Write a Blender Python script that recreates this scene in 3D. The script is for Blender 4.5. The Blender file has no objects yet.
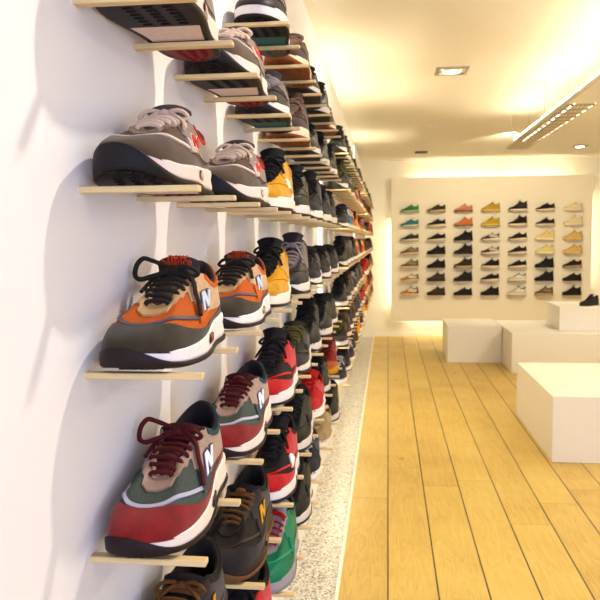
import bpy, math, random
import numpy as np
from mathutils import Vector, Matrix

random.seed(7)
S = bpy.context.scene
COL = S.collection
PI = math.pi

# ------------------------------------------------------------------ materials
MATS = {}

def new_mat(name):
    m = bpy.data.materials.new(name)
    m.use_nodes = True
    nt = m.node_tree
    b = nt.nodes['Principled BSDF']
    return m, nt, b

def lin(c):
    return tuple(((v / 255.0) / 12.92 if v / 255.0 <= 0.04045 else ((v / 255.0 + 0.055) / 1.055) ** 2.4) for v in c) + (1.0,)

def add_noise_bump(nt, b, scale, strength, dist=0.001, detail=3.0, coord='Object'):
    tc = nt.nodes.new('ShaderNodeTexCoord')
    n = nt.nodes.new('ShaderNodeTexNoise')
    n.inputs['Scale'].default_value = scale
    n.inputs['Detail'].default_value = detail
    bp = nt.nodes.new('ShaderNodeBump')
    bp.inputs['Strength'].default_value = strength
    bp.inputs['Distance'].default_value = dist
    nt.links.new(tc.outputs[coord], n.inputs['Vector'])
    nt.links.new(n.outputs['Fac'], bp.inputs['Height'])
    nt.links.new(bp.outputs['Normal'], b.inputs['Normal'])
    return tc, n

def shoe_mat(rgb, kind='suede'):
    key = (tuple(rgb), kind)
    if key in MATS:
        return MATS[key]
    m, nt, b = new_mat('%s_%d_%d_%d' % ((kind,) + tuple(rgb)))
    c = lin(rgb)
    lum = .3 * c[0] + .6 * c[1] + .1 * c[2]
    k = .58 + .42 * min(1, lum * 1.35)
    c = tuple(max(.002, (lum + (v - lum) * 1.12) * k) for v in c[:3]) + (1,)
    tc = nt.nodes.new('ShaderNodeTexCoord')
    n = nt.nodes.new('ShaderNodeTexNoise')
    n.inputs['Scale'].default_value = {'suede': 48, 'mesh': 400, 'leather': 90, 'rubber': 120, 'foam': 150, 'lace': 500, 'lining': 200}[kind]
    n.inputs['Detail'].default_value = 4
    nt.links.new(tc.outputs['Object'], n.inputs['Vector'])
    mix = nt.nodes.new('ShaderNodeMix')
    mix.data_type = 'RGBA'
    amt = {'suede': 0.5, 'mesh': 0.35, 'leather': 0.1, 'rubber': 0.12, 'foam': 0.06, 'lace': 0.3, 'lining': 0.15}[kind]
    mix.inputs['A'].default_value = tuple(v * (1 - amt) for v in c[:3]) + (1,)
    mix.inputs['B'].default_value = tuple(min(1, v * (1 + amt) + amt * 0.012) for v in c[:3]) + (1,)
    nt.links.new(n.outputs['Fac'], mix.inputs['Factor'])
    nt.links.new(mix.outputs['Result'], b.inputs['Base Color'])
    bp = nt.nodes.new('ShaderNodeBump')
    bp.inputs['Strength'].default_value = {'suede': 0.25, 'mesh': 0.5, 'leather': 0.15, 'rubber': 0.15, 'foam': 0.1, 'lace': 0.4, 'lining': 0.2}[kind]
    bp.inputs['Distance'].default_value = 0.0008
    if kind == 'mesh':
        v = nt.nodes.new('ShaderNodeTexVoronoi')
        v.inputs['Scale'].default_value = 420
        nt.links.new(tc.outputs['Object'], v.inputs['Vector'])
        nt.links.new(v.outputs['Distance'], bp.inputs['Height'])
    else:
        nt.links.new(n.outputs['Fac'], bp.inputs['Height'])
    nt.links.new(bp.outputs['Normal'], b.inputs['Normal'])
    b.inputs['Specular IOR Level'].default_value = .22
    b.inputs['Roughness'].default_value = {'suede': 0.9, 'mesh': 0.75, 'leather': 0.48, 'rubber': 0.55, 'foam': 0.5, 'lace': 0.8, 'lining': 0.85}[kind]
    if kind == 'suede':
        b.inputs['Sheen Weight'].default_value = 0.15
        b.inputs['Specular IOR Level'].default_value = 0.25
    MATS[key] = m
    return m

def paint(name, rgb, rough=0.6, bump=0.05, scale=40):
    m, nt, b = new_mat(name)
    b.inputs['Base Color'].default_value = lin(rgb)
    b.inputs['Roughness'].default_value = rough
    b.inputs['Specular IOR Level'].default_value = 0.3
    add_noise_bump(nt, b, scale, bump, 0.002)
    return m

def emitter(name, rgb, strength):
    m, nt, b = new_mat(name)
    b.inputs['Base Color'].default_value = (0.9, 0.9, 0.9, 1)
    b.inputs['Emission Color'].default_value = tuple(rgb) + (1,)
    b.inputs['Emission Strength'].default_value = strength
    return m

WARM = (1.0, 0.78, 0.44)
WARM2 = (1.0, 0.89, 0.64)
M_WALL = paint('wall_paint', (240, 236, 228))
M_BACK = paint('back_wall_paint', (240, 234, 218))
M_CEIL = paint('ceiling_paint', (240, 233, 216))
M_PANEL = paint('panel_paint', (243, 239, 234), 0.5, 0.03, 20)
M_BPANEL = paint('back_panel_paint', (240, 230, 208), 0.5, 0.03, 20)
M_BOX = paint('plinth_paint', (240, 236, 230), 0.4, 0.03, 20)
M_TRIM = paint('trim_paint', (244, 240, 228), 0.5)
M_TUBE = emitter('tube_glow', WARM2, 22.0)
M_TUBEL = emitter('tube_glow_side', WARM2, 45.0)
M_TUBEB = emitter('tube_glow_low', WARM2, 17.0)
M_TUBET = emitter('tube_glow_tray', WARM2, 16.0)
M_BULB = emitter('bulb_glow', (1, 0.9, 0.72), 22.0)

def metal(name, rgb, rough):
    m, nt, b = new_mat(name)
    b.inputs['Base Color'].default_value = lin(rgb)
    b.inputs['Metallic'].default_value = 0.9
    b.inputs['Roughness'].default_value = rough
    add_noise_bump(nt, b, 200, 0.05, 0.0005)
    return m
M_METAL = metal('brushed_metal', (186, 176, 158), 0.35)
M_DARK = paint('dark_metal', (60, 42, 26), 0.5)
M_SOCK = paint('socket_plastic', (230, 226, 216), 0.5)

def wood_peg():
    m, nt, b = new_mat('pale_peg_wood')
    tc = nt.nodes.new('ShaderNodeTexCoord')
    mp = nt.nodes.new('ShaderNodeMapping')
    mp.inputs['Scale'].default_value = (8, 90, 90)
    n = nt.nodes.new('ShaderNodeTexNoise')
    n.inputs['Scale'].default_value = 3
    r = nt.nodes.new('ShaderNodeValToRGB')
    r.color_ramp.elements[0].color = lin((214, 182, 122))
    r.color_ramp.elements[1].color = lin((240, 212, 152))
    nt.links.new(tc.outputs['Object'], mp.inputs['Vector'])
    nt.links.new(mp.outputs['Vector'], n.inputs['Vector'])
    nt.links.new(n.outputs['Fac'], r.inputs['Fac'])
    nt.links.new(r.outputs['Color'], b.inputs['Base Color'])
    b.inputs['Roughness'].default_value = 0.55
    return m
M_PEG = wood_peg()

PLANK = 0.219
def floor_mat():
    m, nt, b = new_mat('honey_plank_floor')
    N, Lk = nt.nodes.new, nt.links.new
    tc = N('ShaderNodeTexCoord')
    sep = N('ShaderNodeSeparateXYZ')
    Lk(tc.outputs['Object'], sep.inputs[0])
    def math_(op, a, c=None, d=None):
        q = N('ShaderNodeMath'); q.operation = op
        for i, v in enumerate((a, c, d)):
            if v is None: continue
            if isinstance(v, (int, float)): q.inputs[i].default_value = v
            else: Lk(v, q.inputs[i])
        return q.outputs[0]
    u = math_('DIVIDE', math_('ADD', sep.outputs['X'], 100 * PLANK - 0.001), PLANK)
    pid = math_('FLOOR', u)
    fr = math_('FRACT', u)
    wn = N('ShaderNodeTexWhiteNoise'); wn.noise_dimensions = '1D'
    Lk(pid, wn.inputs['W'])
    # board ends along the length
    v = math_('ADD', math_('DIVIDE', sep.outputs['Y'], 3.1), math_('MULTIPLY', wn.outputs['Value'], 7.0))
    bid = math_('FLOOR', v)
    fv = math_('FRACT', v)
    wn2 = N('ShaderNodeTexWhiteNoise'); wn2.noise_dimensions = '2D'
    cmb = N('ShaderNodeCombineXYZ'); Lk(pid, cmb.inputs[0]); Lk(bid, cmb.inputs[1])
    Lk(cmb.outputs[0], wn2.inputs['Vector'])
    # grain
    off = N('ShaderNodeCombineXYZ')
    Lk(math_('MULTIPLY', wn2.outputs['Value'], 40.0), off.inputs[0])
    Lk(math_('MULTIPLY', wn2.outputs['Value'], 13.0), off.inputs[1])
    add = N('ShaderNodeVectorMath'); add.operation = 'ADD'
    Lk(tc.outputs['Object'], add.inputs[0]); Lk(off.outputs[0], add.inputs[1])
    mp = N('ShaderNodeMapping'); mp.inputs['Scale'].default_value = (9.0, 0.9, 1)
    Lk(add.outputs[0], mp.inputs['Vector'])
    n1 = N('ShaderNodeTexNoise'); n1.inputs['Scale'].default_value = 1.0; n1.inputs['Detail'].default_value = 3; n1.inputs['Distortion'].default_value = 1.6
    Lk(mp.outputs[0], n1.inputs['Vector'])
    rings = math_('FRACT', math_('MULTIPLY', n1.outputs['Fac'], 7.0))
    mp2 = N('ShaderNodeMapping'); mp2.inputs['Scale'].default_value = (160.0, 3.0, 1)
    Lk(add.outputs[0], mp2.inputs['Vector'])
    n2 = N('ShaderNodeTexNoise'); n2.inputs['Scale'].default_value = 1.0; n2.inputs['Detail'].default_value = 4
    Lk(mp2.outputs[0], n2.inputs['Vector'])
    n3 = N('ShaderNodeTexNoise'); n3.inputs['Scale'].default_value = 2.2; n3.inputs['Detail'].default_value = 5
    Lk(add.outputs[0], n3.inputs['Vector'])
    g = math_('ADD', math_('MULTIPLY', rings, 0.16), math_('MULTIPLY', n2.outputs['Fac'], 0.32))
    g = math_('ADD', g, math_('MULTIPLY', n3.outputs['Fac'], 0.5))
    g = math_('ADD', g, math_('MULTIPLY', math_('SUBTRACT', wn2.outputs['Value'], 0.5), 0.16))
    r = N('ShaderNodeValToRGB')
    e = r.color_ramp.elements
    e[0].position = 0.2; e[0].color = lin((176, 138, 66))
    e[1].position = 0.78; e[1].color = lin((214, 192, 112))
    em = r.color_ramp.elements.new(0.5); em.color = lin((204, 172, 90))
    Lk(g, r.inputs['Fac'])
    # small knots
    vk = N('ShaderNodeTexVoronoi'); vk.inputs['Scale'].default_value = 1.0; vk.feature = 'F1'
    mpk = N('ShaderNodeMapping'); mpk.inputs['Scale'].default_value = (2.2, 1.1, 1)
    Lk(add.outputs[0], mpk.inputs['Vector']); Lk(mpk.outputs[0], vk.inputs['Vector'])
    kn = N('ShaderNodeMapRange'); kn.inputs['From Min'].default_value = 0.015; kn.inputs['From Max'].default_value = 0.05
    kn.inputs['To Min'].default_value = 0.55; kn.inputs['To Max'].default_value = 1.0
    Lk(vk.outputs['Distance'], kn.inputs['Value'])
    # gaps between the boards
    edge = math_('ABSOLUTE', math_('SUBTRACT', fr, 0.5))
    gx = math_('GREATER_THAN', edge, 0.5 - 0.0155)
    gy = math_('GREATER_THAN', math_('ABSOLUTE', math_('SUBTRACT', fv, 0.5)), 0.5 - 0.0006)
    gap = math_('MAXIMUM', gx, math_('MULTIPLY', gy, 0.6))
    mk = N('ShaderNodeMix'); mk.data_type = 'RGBA'; mk.blend_type = 'MULTIPLY'; mk.inputs['Factor'].default_value = 1
    Lk(r.outputs['Color'], mk.inputs['A']); Lk(kn.outputs[0], mk.inputs['B'])
    mg = N('ShaderNodeMix'); mg.data_type = 'RGBA'
    mg.inputs['B'].default_value = lin((34, 16, 6))
    Lk(gap, mg.inputs['Factor']); Lk(mk.outputs['Result'], mg.inputs['A'])
    Lk(mg.outputs['Result'], b.inputs['Base Color'])
    b.inputs['Roughness'].default_value = 0.42
    b.inputs['Specular IOR Level'].default_value = 0.35
    bp = N('ShaderNodeBump'); bp.inputs['Strength'].default_value = 0.5; bp.inputs['Distance'].default_value = 0.002
    Lk(math_('SUBTRACT', math_('MULTIPLY', n2.outputs['Fac'], 0.1), gap), bp.inputs['Height'])
    Lk(bp.outputs['Normal'], b.inputs['Normal'])
    return m

def terrazzo_mat():
    m, nt, b = new_mat('speckled_terrazzo')
    N, Lk = nt.nodes.new, nt.links.new
    tc = N('ShaderNodeTexCoord')
    v = N('ShaderNodeTexVoronoi'); v.inputs['Scale'].default_value = 130
    v2 = N('ShaderNodeTexVoronoi'); v2.inputs['Scale'].default_value = 240
    Lk(tc.outputs['Object'], v.inputs['Vector']); Lk(tc.outputs['Object'], v2.inputs['Vector'])
    r = N('ShaderNodeValToRGB'); r.color_ramp.interpolation = 'CONSTANT'
    e = r.color_ramp.elements
    e[0].position = 0; e[0].color = lin((104, 98, 90))
    e[1].position = 0.16; e[1].color = lin((214, 210, 202))
    for p, c in ((0.45, (190, 185, 174)), (0.62, (222, 217, 208)), (0.9, (146, 138, 124))):
        q = e.new(p); q.color = lin(c)
    sp = N('ShaderNodeSeparateColor'); Lk(v.outputs['Color'], sp.inputs[0]); Lk(sp.outputs[0], r.inputs['Fac'])
    r2 = N('ShaderNodeValToRGB'); r2.color_ramp.interpolation = 'CONSTANT'
    r2.color_ramp.elements[0].color = (0.5, 0.45, 0.38, 1); r2.color_ramp.elements[1].position = 0.15; r2.color_ramp.elements[1].color = (1, 1, 1, 1)
    sp2 = N('ShaderNodeSeparateColor'); Lk(v2.outputs['Color'], sp2.inputs[0]); Lk(sp2.outputs[1], r2.inputs['Fac'])
    mk = N('ShaderNodeMix'); mk.data_type = 'RGBA'; mk.blend_type = 'MULTIPLY'; mk.inputs['Factor'].default_value = 1
    Lk(r.outputs['Color'], mk.inputs['A']); Lk(r2.outputs['Color'], mk.inputs['B'])
    Lk(mk.outputs['Result'], b.inputs['Base Color'])
    b.inputs['Roughness'].default_value = 0.28
    return m

def perforated_mat():
    m, nt, b = new_mat('perforated_metal')
    N, Lk = nt.nodes.new, nt.links.new
    b.inputs['Base Color'].default_value = lin((176, 158, 122))
    b.inputs['Metallic'].default_value = 0.4
    b.inputs['Roughness'].default_value = 0.45
    tc = N('ShaderNodeTexCoord')
    mp = N('ShaderNodeMapping'); mp.inputs['Scale'].default_value = (1 / 0.028, 1 / 0.17, 1)
    Lk(tc.outputs['Object'], mp.inputs['Vector'])
    fr = N('ShaderNodeVectorMath'); fr.operation = 'FRACTION'; Lk(mp.outputs[0], fr.inputs[0])
    sb = N('ShaderNodeVectorMath'); sb.operation = 'SUBTRACT'; sb.inputs[1].default_value = (0.5, 0.5, 0); Lk(fr.outputs[0], sb.inputs[0])
    mu = N('ShaderNodeVectorMath'); mu.operation = 'MULTIPLY'; mu.inputs[1].default_value = (0.028, 0.028, 0); Lk(sb.outputs[0], mu.inputs[0])
    ln = N('ShaderNodeVectorMath'); ln.operation = 'LENGTH'; Lk(mu.outputs[0], ln.inputs[0])
    lt = N('ShaderNodeMath'); lt.operation = 'LESS_THAN'; lt.inputs[1].default_value = 0.0085; Lk(ln.outputs['Value'], lt.inputs[0])
    tr = N('ShaderNodeBsdfTransparent')
    mx = N('ShaderNodeMixShader')
    Lk(lt.outputs[0], mx.inputs[0]); Lk(b.outputs[0], mx.inputs[1]); Lk(tr.outputs[0], mx.inputs[2])
    Lk(mx.outputs[0], nt.nodes['Material Output'].inputs['Surface'])
    return m

# ------------------------------------------------------------------ mesh helpers
class MB:
    def __init__(self):
        self.v = []; self.f = []; self.m = []
    def add(self, vs, fs, mi=0):
        o = len(self.v)
        self.v += [tuple(map(float, p)) for p in vs]
        for i, f in enumerate(fs):
            self.f.append(tuple(o + k for k in f))
            self.m.append(mi[i] if isinstance(mi, (list, tuple)) else mi)
    def box(self, a, b, bev=0.0, mi=0):
        x0, y0, z0 = a; x1, y1, z1 = b
        if bev <= 0:
            vs = [(x, y, z) for z in (z0, z1) for y in (y0, y1) for x in (x0, x1)]
            self.add(vs, [(0, 2, 3, 1), (4, 5, 7, 6), (0, 1, 5, 4), (2, 6, 7, 3), (0, 4, 6, 2), (1, 3, 7, 5)], mi)
            return
        # chamfered box: three shrunk faces per axis
        c = bev
        P = {}
        vs = []
        for sx in (0, 1):
            for sy in (0, 1):
                for sz in (0, 1):
                    X = (x0, x1)[sx]; Y = (y0, y1)[sy]; Z = (z0, z1)[sz]
                    ix = X + (c if sx == 0 else -c); iy = Y + (c if sy == 0 else -c); iz = Z + (c if sz == 0 else -c)
                    P[sx, sy, sz, 0] = len(vs); vs.append((X, iy, iz))
                    P[sx, sy, sz, 1] = len(vs); vs.append((ix, Y, iz))
                    P[sx, sy, sz, 2] = len(vs); vs.append((ix, iy, Z))
        fs = []
        for s in (0, 1):
            fs.append([P[s, a_, b_, 0] for a_, b_ in ((0, 0), (1, 0), (1, 1), (0, 1))][::(1 if s else -1)])
            fs.append([P[a_, s, b_, 1] for a_, b_ in ((0, 0), (1, 0), (1, 1), (0, 1))][::(-1 if s else 1)])
            fs.append([P[a_, b_, s, 2] for a_, b_ in ((0, 0), (1, 0), (1, 1), (0, 1))][::(1 if s else -1)])
        for s in (0, 1):
            for t in (0, 1):
                fs.append([P[0, s, t, 1], P[1, s, t, 1], P[1, s, t, 2], P[0, s, t, 2]])
                fs.append([P[s, 0, t, 0], P[s, 1, t, 0], P[s, 1, t, 2], P[s, 0, t, 2]])
                fs.append([P[s, t, 0, 0], P[s, t, 1, 0], P[s, t, 1, 1], P[s, t, 0, 1]])
                for w in (0, 1):
                    fs.append([P[s, t, w, 0], P[s, t, w, 1], P[s, t, w, 2]])
        self.add(vs, fs, mi)
    def grid(self, G, close_u=False, mi=0, flip=False):
        nu, nv = G.shape[0], G.shape[1]
        fs = []
        for i in range(nu if close_u else nu - 1):
            j2 = (i + 1) % nu
            for j in range(nv - 1):
                q = (i * nv + j, j2 * nv + j, j2 * nv + j + 1, i * nv + j + 1)
                fs.append(q[::-1] if flip else q)
        self.add(G.reshape(-1, 3), fs, mi)
    def tube(self, pts, r, n=6, closed=False, smooth=4, caps=True, flat=1.0):
        P = [np.array(p, float) for p in pts]
        if smooth > 1:
            Q = []
            m = len(P)
            rng = m if closed else m - 1
            for i in range(rng):
                p0 = P[(i - 1) % m] if closed or i > 0 else P[i]
                p1 = P[i]; p2 = P[(i + 1) % m]
                p3 = P[(i + 2) % m] if closed or i + 2 < m else P[(i + 1) % m]
                for k in range(smooth):
                    t = k / smooth
                    Q.append(0.5 * ((2 * p1) + (-p0 + p2) * t + (2 * p0 - 5 * p1 + 4 * p2 - p3) * t * t + (-p0 + 3 * p1 - 3 * p2 + p3) * t ** 3))
            if not closed: Q.append(P[-1])
            P = Q
        m = len(P)
        up = np.array((0.13, 0.21, 0.97)); G = []
        for i in range(m):
            a = P[i - 1] if (i > 0 or closed) else P[i]
            b = P[(i + 1) % m] if (i < m - 1 or closed) else P[i]
            d = b - a; d /= (np.linalg.norm(d) + 1e-12)
            s = np.cross(d, up)
            if np.linalg.norm(s) < 1e-4: s = np.cross(d, (1, 0, 0))
            s /= np.linalg.norm(s); w = np.cross(s, d); up = w
            G.append([P[i] + r * (math.cos(2 * PI * k / n) * s + flat * math.sin(2 * PI * k / n) * w) for k in range(n + 1)])
        G = np.array(G)
        self.grid(G, close_u=closed)
        if caps and not closed:
            self.add(G[0][:n], [tuple(range(n))]); self.add(G[-1][:n], [tuple(range(n))[::-1]])
    def mesh(self, name, smooth=True):
        me = bpy.data.meshes.new(name)
        me.from_pydata(self.v, [], self.f)
        me.polygons.foreach_set('material_index', self.m)
        me.polygons.foreach_set('use_smooth', [smooth] * len(self.f))
        me.update()
        return me
    def build(self, name, mats, parent=None, smooth=False):
        me = self.mesh(name, smooth)
        for m in (mats if isinstance(mats, (list, tuple)) else [mats]):
            me.materials.append(m)
        o = bpy.data.objects.new(name, me)
        COL.objects.link(o)
        if parent is not None: o.parent = parent
        return o

def tag(o, label=None, cat=None, group=None, kind=None):
    if label: o['label'] = label
    if cat: o['category'] = cat
    if group: o['group'] = group
    if kind: o['kind'] = kind
    return o

def empty(name, loc, label, cat, group=None, rz=0.0):
    o = bpy.data.objects.new(name, None)
    COL.objects.link(o)
    o.location = loc; o.rotation_euler = (0, 0, rz)
    o.empty_display_size = 0.05
    return tag(o, label, cat, group)

# ------------------------------------------------------------------ sneaker generator
def ring_eval(R, th):
    """periodic Catmull-Rom through R (2n points), th in [-1,1] -> toe 0, heel +-1"""
    R = np.asarray(R, float); n2 = len(R)
    u = (np.asarray(th, float) * (n2 / 2)) % n2
    i = np.floor(u).astype(int); t = (u - i)[..., None]
    p0 = R[(i - 1) % n2]; p1 = R[i % n2]; p2 = R[(i + 1) % n2]; p3 = R[(i + 2) % n2]
    return 0.5 * ((2 * p1) + (-p0 + p2) * t + (2 * p0 - 5 * p1 + 4 * p2 - p3) * t * t + (-p0 + 3 * p1 - 3 * p2 + p3) * t ** 3)

LAT = [(-.006, 0), (.019, .006), (.037, .027), (.047, .060), (.050, .095), (.047, .132), (.041, .168), (.036, .205), (.034, .240), (.029, .270), (.015, .288), (0, .293)]
MED = [(-.006, 0), (-.028, .007), (-.041, .029), (-.046, .060), (-.046, .095), (-.041, .132), (-.035, .168), (-.033, .205), (-.033, .240), (-.028, .270), (-.015, .288), (0, .293)]

STYLES = {
    'runner': dict(mid=(.019, .036), out=.006, wrap=.0015, ww=.15, ts=.006, flare=.004, col=-.004, toe=.058, tongue=-.022, thr=-.012),
    'runner_low': dict(mid=(.019, .036), out=.006, wrap=.0015, ww=.15, ts=.006, flare=.004, col=-.002, toe=.058, tongue=-.034, thr=-.014),
    'trail': dict(mid=(.022, .036), out=.007, wrap=.006, ww=.17, ts=.013, flare=.004, col=-.010, toe=.064, tongue=-.026, thr=-.012),
    'court': dict(mid=(.026, .029), out=.006, wrap=.0, ww=.26, ts=.003, flare=.0035, col=0.010, toe=.062, tongue=0.002, thr=-.002),
    'skate': dict(mid=(.023, .024), out=.005, wrap=.0, ww=.26, ts=.001, flare=.003, col=-0.014, toe=.056, tongue=-0.018, thr=-.010),
    'high': dict(mid=(.026, .032), out=.006, wrap=.001, ww=.16, ts=.004, flare=.004, col=0.030, toe=.066, tongue=0.016, thr=0.0),
}

class Shoe:
    def __init__(s, style):
        st = s.st = STYLES[style]; s.style = style
        s.B2 = np.array(LAT + MED[-2:0:-1], float); s.B2[:, 0] *= .95
        c, tz, tr = st['col'], st['toe'], st['thr']
        dz = tz - .066
        TL = [(-.003, .098, tz), (.011, .104, .070 + dz), (.0135, .118, .077 + dz * .7), (.0155, .134, .086 + dz * .4 + tr * .6), (.0155, .150, .094 + tr), (.0185, .166, .101 + c * .4 + tr),
              (.0265, .186, .098 + c * .9 + tr * .4), (.029, .210, .084 + c), (.0285, .236, .080 + c), (.0235, .262, .089 + c), (.012, .278, .101 + c), (0, .281, .105 + c)]
        TM = [(-x if i else -.003, y, z) for i, (x, y, z) in enumerate(TL)]
        s.T3 = np.array(TL + TM[-2:0:-1], float)
        # outward normals of the outline
        th = np.arange(22) / 11.0
        d = ring_eval(s.B2, th + .01) - ring_eval(s.B2, th - .01)
        nrm = np.stack([d[:, 1], -d[:, 0]], 1); nrm /= np.linalg.norm(nrm, axis=1)[:, None]
        s.N2 = nrm
    def spring(s, y):
        ts = s.st['ts']
        return ts * np.clip(1 - np.asarray(y) / .06, 0, 1) ** 2
    def midtop(s, th, y):
        a, b = s.st['mid']
        k = np.clip(np.asarray(y) / .29, 0, 1); k = k * k * (3 - 2 * k)
        return a + (b - a) * k + s.spring(y)
    def outline(s, th, off=0.0):
        p = ring_eval(s.B2, th); n = ring_eval(s.N2, th); n = n / np.linalg.norm(n, axis=-1)[..., None]
        return p + n * np.asarray(off)[..., None] if np.ndim(off) else p + n * off
    def S(s, th, t):
        th = np.asarray(th, float); t = np.asarray(t, float)[..., None]
        p = ring_eval(s.B2, th); n = ring_eval(s.N2, th); n = n / np.linalg.norm(n, axis=-1)[..., None]
        T = ring_eval(s.T3, th)
        zb = s.midtop(th, p[..., 1]) - .004
        B = np.concatenate([p, zb[..., None]], -1)
        w = np.mod(th + 1, 2) - 1
        toe = np.exp(-(w / .30) ** 2)
        h = T[..., 2] - zb
        d = T[..., :2] - p
        k1 = .34 + .26 * toe
        P1 = np.concatenate([p + n * .0015, (zb + h * k1)[..., None]], -1)
        a2 = .24 + .28 * toe
        dl = np.linalg.norm(d, axis=-1)
        P2 = np.concatenate([T[..., :2] - d * a2[..., None], (T[..., 2] - dl * a2 * (.30 - .04 * toe) - .004)[..., None]], -1)
        return (1 - t) ** 3 * B + 3 * (1 - t) ** 2 * t * P1 + 3 * (1 - t) * t * t * P2 + t ** 3 * T
    def SN(s, th, t, off):
        e = .004
        p = s.S(th, t)
        tt = np.clip(t, .01, .99)
        du = s.S(th + e, tt) - s.S(th - e, tt); dv = s.S(th, np.clip(tt + e, 0, 1)) - s.S(th, np.clip(tt - e, 0, 1))
        n = np.cross(du, dv); n /= (np.linalg.norm(n, axis=-1)[..., None] + 1e-12)
        return p + n * (np.asarray(off)[..., None] if np.ndim(off) else off)
    # a panel lying on the upper with its own rim
    def patch(s, mb, a, b, lo, hi, off=.0016, nu=20, nv=8, mirror=False, mi=0):
        u = np.linspace(0, 1, nu + 1)
        th = a + (b - a) * u
        L = np.array([lo(x) if callable(lo) else lo for x in u]); Hh = np.array([hi(x) if callable(hi) else hi for x in u])
        v = np.linspace(0, 1, nv + 1)
        TH = np.repeat(th[:, None], nv + 1, 1)
        TT = L[:, None] + (Hh - L)[:, None] * v[None, :]
        for sg in ((1, -1) if mirror else (1,)):
            G = s.SN(TH * sg, TT, off)
            mb.grid(G, mi=mi, flip=(sg < 0))
            K = s.SN(TH * sg, TT, -.0006)
            for e1, e2 in ((G[:, 0], K[:, 0]), (G[:, -1], K[:, -1]), (G[0], K[0]), (G[-1], K[-1])):
                mb.grid(np.stack([e1, e2], 1), mi=mi)
    def m_upper(s, hi):
        nu, nt = (132, 18) if hi else (44, 7)
        th = np.linspace(-1, 1, nu, endpoint=False)
        TH, TT = np.meshgrid(th, np.linspace(0, 1, nt + 1), indexing='ij')
        mb = MB(); mb.grid(s.S(TH, TT), close_u=True); return mb
    def m_lining(s, hi):
        nu = 88 if hi else 36
        th = np.linspace(-1, 1, nu, endpoint=False)
        T = ring_eval(s.T3, th)
        c = np.zeros_like(T); c[:, 1] = np.clip(T[:, 1], .13, .25); c[:, 2] = T[:, 2]
        d = c - T; l = np.linalg.norm(d[:, :2], axis=1)[:, None]
        d = d / np.maximum(l, 1e-4)
        wid = np.minimum(1, (l[:, 0] / .03))
        rows = []
        for o, z in ((-.0010, -.0012), (.0005, .0018), (.0035, .0028), (.0068, -.001), (.008, -.010), (.0075, -.03)):
            q = T + d * (o * np.clip(wid, .3, 1))[:, None]; q[:, 2] = T[:, 2] + z; rows.append(q)
        q = T + d * .006; q[:, 2] = .030 + s.st['mid'][0] * .3; rows.append(q)
        q = c.copy(); q[:, 2] = .030 + s.st['mid'][0] * .3; rows.append(q)
        mb = MB(); mb.grid(np.stack(rows, 1), close_u=True, flip=True); return mb
    def m_midsole(s, hi):
        nu = 132 if hi else 40
        th = np.linspace(-1, 1, nu, endpoint=False)
        y = s.outline(th)[:, 1]; sp = s.spring(y); zt = s.midtop(th, y)
        fl = s.st['flare'] * (.25 + .75 * np.clip(y / .09, 0, 1) + .5 * np.clip((y - .2) / .09, 0, 1)); z0 = s.st['out'] + sp - .001
        rows = []
        prof = ((-.004, 0.0), (.2, 0.0), (1.0, .06), (1.05, .25), (.75, .55), (.95, .80), (.8, .95), (.3, 1.0), (-2.0, 1.0)) if s.style in ('runner', 'runner_low', 'trail', 'high') else \
               ((-.004, 0.0), (.8, 0.0), (1.0, .05), (1.0, .4), (1.0, .75), (1.0, .93), (.8, 1.0), (-2., 1.0))
        for k, z in prof:
            p = s.outline(th, fl * k); rows.append(np.column_stack([p, z0 + (zt - z0) * z]))
        mb = MB(); mb.grid(np.stack(rows, 1), close_u=True); return mb
    def m_outsole(s, hi):
        nu = 132 if hi else 40
        th = np.linspace(-1, 1, nu, endpoint=False)
        y = s.outline(th)[:, 1]; sp = s.spring(y)
        w = np.abs(th)
        top = s.st['out'] + sp + ((s.midtop(th, y) - sp - s.st['out'] + s.st['wrap']) if s.st['wrap'] > 0 else 0) * np.exp(-(np.abs(th + .045) / s.st['ww']) ** 2.6)
        fl = s.st['flare'] * (.25 + .75 * np.clip(y / .09, 0, 1) + .5 * np.clip((y - .2) / .09, 0, 1))
        rows = []
        for o, z in ((-.002, 0.0), (fl * .6, .0), (fl * 1.1 + .0015, .15), (fl * 1.1 + .002, .6), (fl * 1.1 + .0018, .95), (fl * 1.05 + .0012, 1.0), (-.003, 1.0)):
            p = s.outline(th, o * np.ones(nu)); rows.append(np.column_stack([p, sp + (top - sp) * z]))
        mb = MB(); mb.grid(np.stack(rows, 1), close_u=True)
        # underside across the foot, three colour zones, stepped tread
        n = 66 if hi else 20
        t1 = np.linspace(.0, 1, n + 1)
        a = s.outline(t1, -.002); b = s.outline(-t1, -.002)
        m = 8
        G = np.zeros((n + 1, m + 1, 3))
        for j in range(m + 1):
            q = a + (b - a) * j / m
            G[:, j, :2] = q; G[:, j, 2] = s.spring(q[:, 1])
        k = 0
        vs = G.reshape(-1, 3); fs = []; mi = []
        for i in range(n):
            yy = G[i, 0, 1]
            zone = 1 if .128 < yy < .190 else (2 if yy >= .190 else 0)
            for j in range(m):
                fs.append((i * (m + 1) + j, i * (m + 1) + j + 1, (i + 1) * (m + 1) + j + 1, (i + 1) * (m + 1) + j))
                mi.append(zone)
        mb.add(vs, fs, mi)
        if hi:
            for i in range(2, n - 2):
                if i % 2: continue
                yy = G[i, 0, 1]
                if .128 < yy < .195: continue
                for j in (1, 3, 5):
                    q0 = G[i, j]; q1 = G[i, j + 1]
                    x0, x1 = sorted((q0[0], q1[0])); z = s.spring(yy)
                    mb.box((x0, yy, z - .0016), (x1, yy + .0028, z + .001), mi=0 if yy < .128 else 2)
        return mb
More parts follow.
